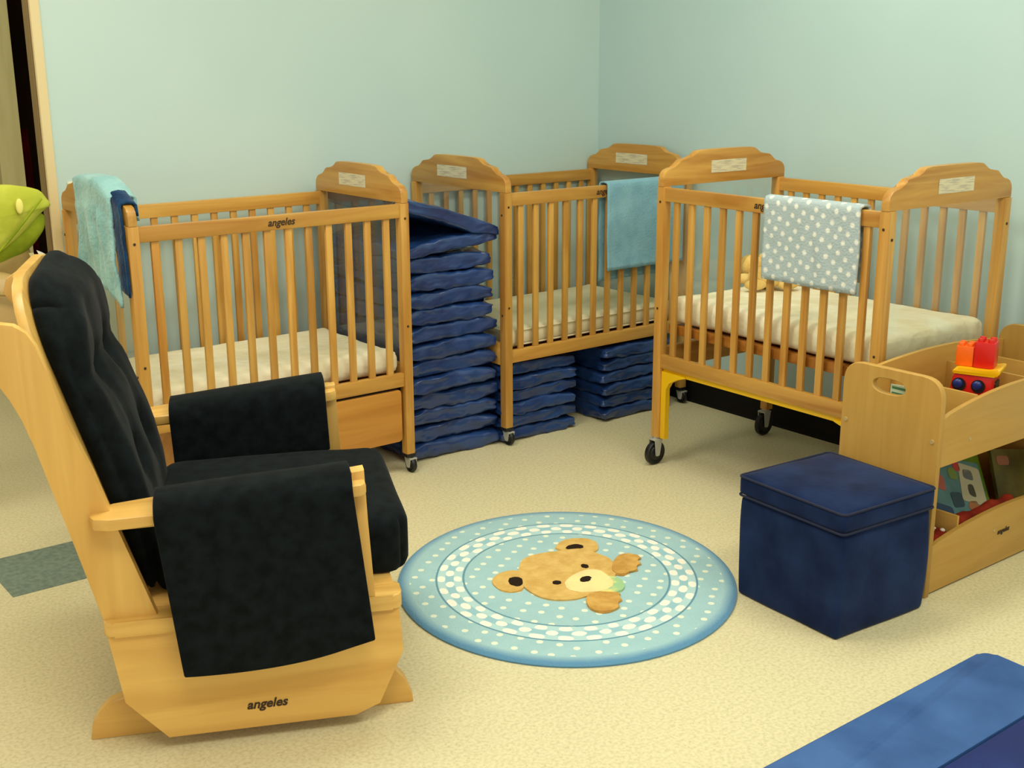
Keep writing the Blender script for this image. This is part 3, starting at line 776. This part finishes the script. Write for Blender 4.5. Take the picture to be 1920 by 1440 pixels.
# ------------------------------------------------------------ foam play mat in the front corner
pm = empty('foam_play_mat', (0, 0, 0), 0, 'thick blue folding foam mat in the lower right corner of the view', 'play mat')
pm.location = (2.05, .9, 0)
bm = bmesh.new()
def flat_mat(x0, x1, y0, y1, h, rr):
    bm = bmesh.new(); P = rounded([(x0, y0), (x1, y0), (x1, y1), (x0, y1)], r=rr, n=6)
    prism(bm, P, 'z', .001, h, .008); return bm
obj('light_panel', flat_mat(-1.0, .530, .290, .515, .045, [0, .0, .035, 0]), M['playmat_light'], pm, True, 35)
obj('dark_panel', flat_mat(-1.0, .530, -.6, .286, .045, [0, 0, 0, 0]), M['playmat_dark'], pm, True, 35)

# ------------------------------------------------------------ toy shelf
sx, sy, szz = M['shelf_x'], M['shelf_y'], M['shelf_z']
sh = empty('toy_shelf', (2.805, 1.733, 0), 0, 'two-tier maple toy and book bin with rounded end panels', 'shelf unit')
def end_with_handle(x0, parent):
    cu = bpy.data.curves.new('e', 'CURVE'); cu.dimensions = '2D'; cu.fill_mode = 'BOTH'; cu.extrude = .008; cu.bevel_depth = .002; cu.bevel_resolution = 1
    outer = rounded([(0, .003), (.315, .003), (.315, .628), (0, .628)], r=[0, 0, .062, .062], n=8)
    cy, cz, a, b = .166, .579, .055, .0235
    hole = []
    for k in range(24):
        t = 2*PI*k/24; c, s = math.cos(t), math.sin(t)
        hole.append((cy+math.copysign(abs(c)**.75, c)*a, cz+math.copysign(abs(s)**.9, s)*b))
    for P in (outer, hole):
        s = cu.splines.new('POLY'); s.points.add(len(P)-1)
        for i, (p, q) in enumerate(P): s.points[i].co = (p, q, 0, 1)
        s.use_cyclic_u = True
    t = bpy.data.objects.new('tmp', cu); C.objects.link(t); bpy.context.view_layer.update()
    me = bpy.data.meshes.new_from_object(t.evaluated_get(bpy.context.evaluated_depsgraph_get())); bpy.data.objects.remove(t)
    me.transform(Matrix(((0, 0, 1, x0), (1, 0, 0, 0), (0, 1, 0, 0), (0, 0, 0, 1)))); me.materials.clear(); me.name = 'end_panel'
    o = link('end_panel', me, parent, [szz])
    for (y, z) in ((.018, .455), (.300, .455), (.018, .31), (.300, .12)):
        bm = bmesh.new(); lathe(bm, [(.0065, -.0125), (.0065, .0125)], (x0, y, z), 'x', 10); obj('bolt_head', bm, M['bolt'], o)
    return o
SL = .83
end_with_handle(.010, sh); end_with_handle(SL-.010, sh)
def curved_front(name, z0, za, zc, y, parent):
    n = 20; pts = [(.021, z0), (SL-.021, z0)]
    for k in range(n+1):
        u = 1-k/n; pts.append((.021+u*(SL-.042), za+(zc-za)*math.sin(PI*u)**.75))
    bm = bmesh.new(); prism(bm, pts, 'y', y, y+.014, .0015); return obj(name, bm, sx, parent, True, 30)
ft = curved_front('upper_front_panel', .378, .515, .560, .004, sh)
fb = curved_front('lower_front_panel', .006, .145, .185, .004, sh)
curved_front('upper_back_panel', .378, .575, .605, .297, sh)
curved_front('lower_back_panel', .006, .30, .33, .297, sh)
bm = bmesh.new(); box(bm, .021, SL-.021, .018, .297, .384, .396); obj('upper_tray', bm, sx, sh)
bm = bmesh.new(); box(bm, .021, SL-.021, .018, .297, .022, .034); obj('lower_tray', bm, sx, sh)
for x in (.200, .490, .66):
    obj('divider', boxbm(x, x+.010, .018, .297, .396, .552, bev=.002), sy, sh, True, 35)
obj('divider', boxbm(.165, .174, .018, .297, .034, .200, bev=.002), sy, sh, True, 35)
text('angeles', .022, fb, (.395, .0034, .105), (PI/2, 0, 0), M['ink'], bold=.0006)
for (x, z, f) in ((.165, .435, ft), (.345, .115, fb)):
    bm = bmesh.new(); lathe(bm, [(.005, -.0015), (.005, .002)], (x, .004, z), 'y', 10); obj('bolt_head', bm, M['bolt'], f)

# toy vehicle and bricks in the upper tray
RED, YEL, ORG = plain('red_plastic', srgb(208, 24, 16), .3), plain('yellow_plastic', srgb(244, 186, 10), .3), plain('orange_plastic', srgb(244, 104, 14), .3)
BLU = plain('blue_plastic', srgb(26, 44, 116), .3); TBLK = plain('dark_plastic', srgb(24, 22, 26), .4)
tb = empty('toy_bus', (3.190, 1.872, .396), R(-70), 'red toy bus with yellow roof and blue round windows in the upper tray', 'toy')
bm = bmesh.new(); prism(bm, rounded([(-.072, .012), (.068, .012), (.062, .171), (-.050, .171)], r=.010), 'y', -.045, .045, .005); obj('body', bm, RED, tb, True, 35)
bm = bmesh.new(); prism(bm, rounded([(-.058, .170), (.074, .170), (.082, .196), (.045, .1875), (-.046, .1875)], r=.010), 'y', -.050, .050, .005); rf = obj('roof', bm, YEL, tb, True, 35)
for x in (-.032, .022):
    bm = bmesh.new(); lathe(bm, [(.020, -.003), (.019, .003)], (x, -.046, .138), 'y', 20, 0); w = obj('window', bm, TBLK, tb, True, 40)
    bm = bmesh.new(); ball(bm, (x-.003, -.049, .140), (.0145, .007, .0145), 14); p_ = obj('passenger', bm, BLU, w, True)
bm = bmesh.new(); prism(bm, rounded([(-.028, .100), (.028, .100), (.028, .152), (-.028, .152)], r=.012), 'x', .0625, .0665); obj('rear_window', bm, TBLK, tb)
for x in (-.05, .05):
    for y in (-.046, .046):
        bm = bmesh.new(); lathe(bm, [(.018, -.006), (.020, -.003), (.020, .003), (.018, .006)], (x, y, .020), 'y', 18); obj('wheel', bm, TBLK, tb, True, 40)
def brick(loc, rz, w, d, h, mat, label, nx, ny):
    t = empty('building_brick', loc, rz, label, 'toy brick'); bm = bmesh.new(); box(bm, -w/2, w/2, -d/2, d/2, .0, h, .004); obj('block', bm, mat, t, True, 35)
    for i in range(nx):
        for j in range(ny):
            bm = bmesh.new(); lathe(bm, [(.0095, 0), (.0095, .007), (.0085, .009)], ((i-(nx-1)/2)*w/nx, (j-(ny-1)/2)*d/ny, h), 'z', 14); obj('stud', bm, mat, t, True, 40)
brick((3.200, 1.847, .5835), R(-70), .058, .058, .078, RED, 'tall red toy brick standing on the toy bus roof', 2, 2)
brick((3.180, 1.8985, .5835), R(-70), .050, .046, .060, ORG, 'orange toy brick on the bus roof behind the red one', 2, 2)
# small card seen through the handle hole
cd = empty('picture_card', (2.845, 1.865, .397), R(8), 'small white and green card behind the shelf handle hole', 'card')
bm = bmesh.new(); box(bm, -.002, .002, -.050, .050, 0, .182, .0008); cc = obj('card', bm, plain('white_card', srgb(206, 226, 196), .6), cd)
bm = bmesh.new()
for z in (.150, .166): prism(bm, [(-.045, z), (.045, z+.004), (.045, z+.011), (-.045, z+.007)], 'x', -.0026, -.0021)
obj('printed_stripe', bm, plain('green_print', srgb(70, 130, 90), .6), cc)

# books and toys in the lower tray
def book(loc, rot, w, h, th, cover, label, patches):
    t = empty('picture_book', loc, 0, label, 'book'); t.rotation_euler = rot
    bm = bmesh.new(); box(bm, -w/2, w/2, 0, th, 0, h, .001); bk = obj('cover', bm, cover, t)
    bm = bmesh.new(); box(bm, -w/2+.003, w/2+.0005, .0015, th-.0015, .003, h+.0005); obj('pages', bm, plain('page_edges', srgb(196, 186, 140), .8), t)
    for (pts, col) in patches:
        bm = bmesh.new(); prism(bm, rounded(pts, r=.012), 'y', -.0012, -.0002); obj('cover_picture', bm, plain('print', col, .5), bk)
tealc = mottled('teal_book_cover', srgb(70, 112, 118), srgb(96, 138, 138), 12, .4, .4)
book((3.130, 1.812, .095), (R(-36), R(17), R(-8)), .29, .235, .012, tealc, 'teal children\'s picture book leaning in the lower tray', [
    ([(.02, .10), (.14, .09), (.14, .215), (.04, .225)], srgb(196, 186, 150)),
    ([(-.11, .13), (-.05, .12), (-.05, .17), (-.11, .175)], srgb(186, 92, 74)),
    ([(-.03, .07), (.025, .08), (.02, .125), (-.035, .12)], srgb(34, 62, 78)),
    ([(-.02, .165), (.025, .165), (.02, .205), (-.02, .20)], srgb(120, 140, 60)),
    ([(.01, .195), (.045, .195), (.04, .232), (.012, .232)], srgb(196, 60, 56)),
    ([(-.10, .185), (-.055, .19), (-.06, .22), (-.10, .215)], srgb(222, 200, 90)),
    ([(-.135, .222), (-.08, .222), (-.08, .236), (-.135, .236)], srgb(228, 226, 210)),
    ([(.06, .12), (.095, .115), (.09, .16), (.06, .155)], srgb(30, 24, 22)),
    ([(.05, .175), (.10, .17), (.10, .205), (.055, .205)], srgb(120, 130, 140)),
    ([(.04, .075), (.10, .07), (.09, .105), (.05, .10)], srgb(176, 110, 60)),
    ([(-.125, .05), (-.04, .045), (-.04, .07), (-.12, .08)], srgb(30, 56, 92))])
book((3.165, 1.850, .095), (R(-34), R(15), R(-6)), .36, .262, .012, mottled('green_book_cover', srgb(96, 132, 24), srgb(140, 160, 40), 9, .45), 'green picture book standing behind the teal one', [
    ([(.05, .235), (.12, .235), (.12, .255), (.05, .255)], srgb(196, 140, 40)), ([(-.10, .235), (-.02, .235), (-.02, .252), (-.10, .252)], srgb(120, 176, 190))])
book((3.475, 1.825, .070), (R(-26), R(10), R(-8)), .22, .20, .012, mottled('brown_green_book_cover', srgb(70, 60, 24), srgb(110, 100, 40), 9, .45), 'small brown-green book at the far right of the lower tray', [
    ([(-.09, .15), (-.03, .15), (-.03, .18), (-.09, .18)], srgb(150, 90, 60))])
# red patterned cloth toys lying low in the two lower compartments
redp = mottled('red_patterned_cloth', srgb(92, 20, 12), srgb(140, 44, 26), 16, .85, .1, bump=.4, bscale=60)
def cloth_toy(loc, s, label, spots):
    t = empty('cloth_toy', loc, 0, label, 'soft toy'); bm = bmesh.new()
    softbox(bm, (0, 0, s[2]), s, .025, (16, 16, 8), lambda p, u: Vector((p.x, p.y, p.z+noise.noise(p*22)*.014*(1 if u.z > 0 else 0))))
    o = obj('cloth_body', bm, redp, t, True)
    if spots:
        for k in range(10):
            bm = bmesh.new(); a, b = random.uniform(-.7, .7)*s[0], random.uniform(-.85, .4)*s[1]; ball(bm, (a, b, 2*s[2]+.002), (.008, .008, .006), 8)
            obj('white_spot', bm, plain('white_spot', srgb(214, 206, 196), .8), o, True)
cloth_toy((2.898, 1.840, .035), (.062, .090, .060), 'dark red cloth toy with white spots in the narrow lower compartment', True)
cloth_toy((3.150, 1.780, .0345), (.160, .024, .074), 'dark red patterned cloth bundle in front of the leaning books', False)

# ------------------------------------------------------------ baby swing by the doorway
bs = empty('baby_swing', (.86, 3.93, 0), 0, 'baby swing with lime green padded seat and tan frame by the doorway', 'baby swing')
lime = mottled('lime_fabric', srgb(178, 184, 60), srgb(204, 206, 86), 7, .8, .2, bump=.3, bscale=30, bdist=.01)
limed = mottled('dark_lime_fabric', srgb(120, 136, 22), srgb(158, 170, 40), 9, .8, .2, bump=.4, bscale=30, bdist=.01)
tanf = mottled('tan_fabric', srgb(150, 126, 74), srgb(168, 144, 88), 9, .8, .2)
tanp = plain('tan_plastic', srgb(190, 160, 104), .4)
def blob(pts, y0, y1, bulge, mat, name, parent):
    P = smooth_loop(pts, 4); n = len(P); cx = sum(p[0] for p in P)/n; cz = sum(p[1] for p in P)/n
    bm = bmesh.new(); K = [0, .35, .65, .85, .96, 1.0]; rings = []
    for s, yb in ((-1, y0), (1, y1)):
        for k in (K if s < 0 else K[::-1]):
            if k == 0: rings.append([bm.verts.new((cx, yb+s*bulge, cz))]); continue
            d = bulge*math.sqrt(max(0, 1-k*k))
            rings.append([bm.verts.new((cx+(p[0]-cx)*k, yb+s*d, cz+(p[1]-cz)*k)) for p in P])
    for a, b in zip(rings, rings[1:]):
        for i in range(n):
            j = (i+1) % n
            if len(a) == 1: bm.faces.new((a[0], b[i], b[j]))
            elif len(b) == 1: bm.faces.new((a[i], a[j], b[0]))
            else: bm.faces.new((a[i], a[j], b[j], b[i]))
    return obj(name, bm, mat, parent, True)
X0 = .86
def rel(pts): return [(a-X0, b) for a, b in pts]
pad = blob(rel([(.62, 1.02), (.80, 1.10), (1.04, 1.098), (1.10, 1.092), (1.155, 1.078), (1.178, 1.050), (1.188, 1.028), (1.160, 1.008), (1.04, .905), (.90, .84), (.70, .84), (.60, .92)]), -.05, -.01, .035, lime, 'upper_pad', bs)
blob(rel([(.68, .93), (.84, .96), (1.02, .98), (1.12, 1.01), (1.168, 1.0), (1.170, .962), (1.150, .93), (1.115, .895), (1.06, .866), (.98, .842), (.80, .82), (.68, .85)]), -.03, .02, .030, limed, 'lower_pad', bs)
bm = bmesh.new(); tube(bm, [(x-X0, -.093, z) for x, z in ((.92, .845), (1.00, .895), (1.06, .955), (1.11, 1.01), (1.150, 1.055))], .004, 8); obj('piping', bm, limed, pad, True)
bm = bmesh.new(); ball(bm, (1.084-X0, -.088, 1.035), (.012, .006, .024), 12); obj('reflective_patch', bm, plain('pale_yellow_patch', srgb(236, 226, 120), .5), pad, True)
blob(rel([(.80, .86), (.95, .88), (1.06, .895), (1.115, .90), (1.120, .84), (1.105, .79), (1.04, .75), (.90, .74), (.80, .78)]), -.02, .06, .03, tanf, 'seat_sling', bs)
bm = bmesh.new()
for (a, b) in (((1.105, .885), (1.135, .800)), ((1.120, .87), (1.110, .78))):
    prism(bm, [(a[0]-X0, a[1]), (a[0]-X0+.014, a[1]), (b[0]-X0+.018, b[1]), (b[0]-X0, b[1])], 'y', -.058, -.054)
obj('strap', bm, plain('cream_webbing', srgb(206, 190, 140), .8), bs)
bm = bmesh.new(); prism(bm, [(1.128-X0, .893), (1.142-X0, .886), (1.178-X0, .862), (1.172-X0, .842), (1.140-X0, .862)], 'y', -.062, -.059); obj('care_tag', bm, plain('white_tag', srgb(236, 234, 222), .7), bs)
# tan moulded shell and stand (mostly out of view to the left)
blob(rel([(.72, .62), (.70, .76), (.80, .825), (.95, .842), (1.045, .825), (1.085, .780), (1.095, .70), (1.06, .60), (.90, .56)]), -.09, .06, .05, tanp, 'seat_shell', bs)
bm = bmesh.new(); tube(bm, [(x-X0, -.150, z) for x, z in ((.80, .775), (.93, .790), (1.03, .778), (1.075, .745), (1.088, .68))], .007, 8); obj('shell_rim', bm, tanf, bs, True)
bm = bmesh.new(); tube(bm, [(-.16, 0, .60), (-.20, 0, .35), (-.22, 0, .05)], .018, 12)
tube(bm, [(-.40, -.28, .016), (-.24, -.26, .016), (-.22, 0, .030), (-.24, .16, .016), (-.40, .18, .016)], .016, 10); obj('stand', bm, tanp, bs, True)
# dark red garment hanging in the recess and the small white plate on the wall
bm = bmesh.new(); g = []
for j in range(14):
    z = .30+j*.065; g.append([bm.verts.new((1.800+i*.008+.004*math.sin(z*9), 6.30+.012*math.sin(i*1.9+z*3), z)) for i in range(8)])
for j in range(13):
    for i in range(7): bm.faces.new((g[j][i], g[j][i+1], g[j+1][i+1], g[j+1][i]))
gm = obj('hanging_cloth', bm, mottled('dark_red_cloth', srgb(78, 14, 16), srgb(110, 22, 24), 6, .9, .1), None, True)
s = gm.modifiers.new('t', 'SOLIDIFY'); s.thickness = .004
tag(gm, 'dark red cloth hanging in the dark doorway gap', 'cloth')
wp = empty('wall_plate', (1.371, WA, 1.028), 0, 'small white plate on the wall by the doorway edge', 'wall plate')
bm = bmesh.new(); box(bm, -.024, .024, -.006, 0, -.040, .040, .003); q = obj('cover_plate', bm, plain('white_plate', srgb(228, 228, 206), .5), wp, True, 35)
obj('switch', boxbm(-.006, .006, -.012, -.005, -.012, .012, bev=.002), plain('white_switch', srgb(236, 236, 220), .5), wp, True, 35)

# ------------------------------------------------------------ ceiling lights and one added fill panel (fixtures carry area lamps)
def lamp(x, y, sx_, sy_, p, col, i):
    t = empty('ceiling_light', (x, y, 2.75), 0, 'flush ceiling light panel overhead', 'ceiling light', 'ceiling light panels')
    bm = bmesh.new(); box(bm, -sx_/2-.03, sx_/2+.03, -sy_/2-.03, sy_/2+.03, -.02, 0, .004); obj('fixture_frame', bm, plain('fixture_white', srgb(230, 230, 226), .5), t)
    l = bpy.data.lights.new('ceiling_lamp', 'AREA'); l.shape = 'RECTANGLE'; l.size = sx_; l.size_y = sy_; l.energy = p; l.color = col
    o = bpy.data.objects.new('lamp', l); C.objects.link(o); o.parent = t; o.location = (0, 0, -.03)
COL = (1.0, .965, .80)
lamp(.6, .6, 1.2, .6, 35, COL, 0)
lamp(2.6, .4, 1.2, .6, 27, COL, 1)
lamp(.9, 2.7, 1.2, .6, 31, COL, 2)
lamp(.2, 5.0, 1.2, .6, 22, COL, 4)  # added fill to brighten the folding door, not a known fixture
lamp(2.7, 2.5, 1.2, .6, 20, COL, 3)
w = bpy.data.worlds.new('World'); bpy.context.scene.world = w; w.use_nodes = True
w.node_tree.nodes['Background'].inputs[0].default_value = (1.0, .95, .82, 1); w.node_tree.nodes['Background'].inputs[1].default_value = .86

# ------------------------------------------------------------ camera
f, pitch, roll, h = 2253.6875, .2619, -.0048, 1.4557
cam = bpy.data.cameras.new('camera'); cam.sensor_width = 36; cam.lens = 36*f/1920; cam.clip_start = .05
co = bpy.data.objects.new('camera', cam); C.objects.link(co)
r_ = Vector((math.cos(CAMA), -math.sin(CAMA), 0)); hf = Vector((math.sin(CAMA), math.cos(CAMA), 0))
fw = hf*math.cos(pitch)+Vector((0, 0, -math.sin(pitch))); up = hf*math.sin(pitch)+Vector((0, 0, math.cos(pitch)))
Rr = r_*math.cos(roll)+up*math.sin(roll); Uu = -r_*math.sin(roll)+up*math.cos(roll)
mw = Matrix.Identity(4)
for i in range(3): mw[i][0], mw[i][1], mw[i][2] = Rr[i], Uu[i], -fw[i]
mw[2][3] = h; co.matrix_world = mw
sc = bpy.context.scene; sc.camera = co
sc.view_settings.view_transform = 'Standard'; sc.view_settings.look = 'None'; sc.view_settings.exposure = 0; sc.view_settings.gamma = 1
sc.cycles.use_denoising = True
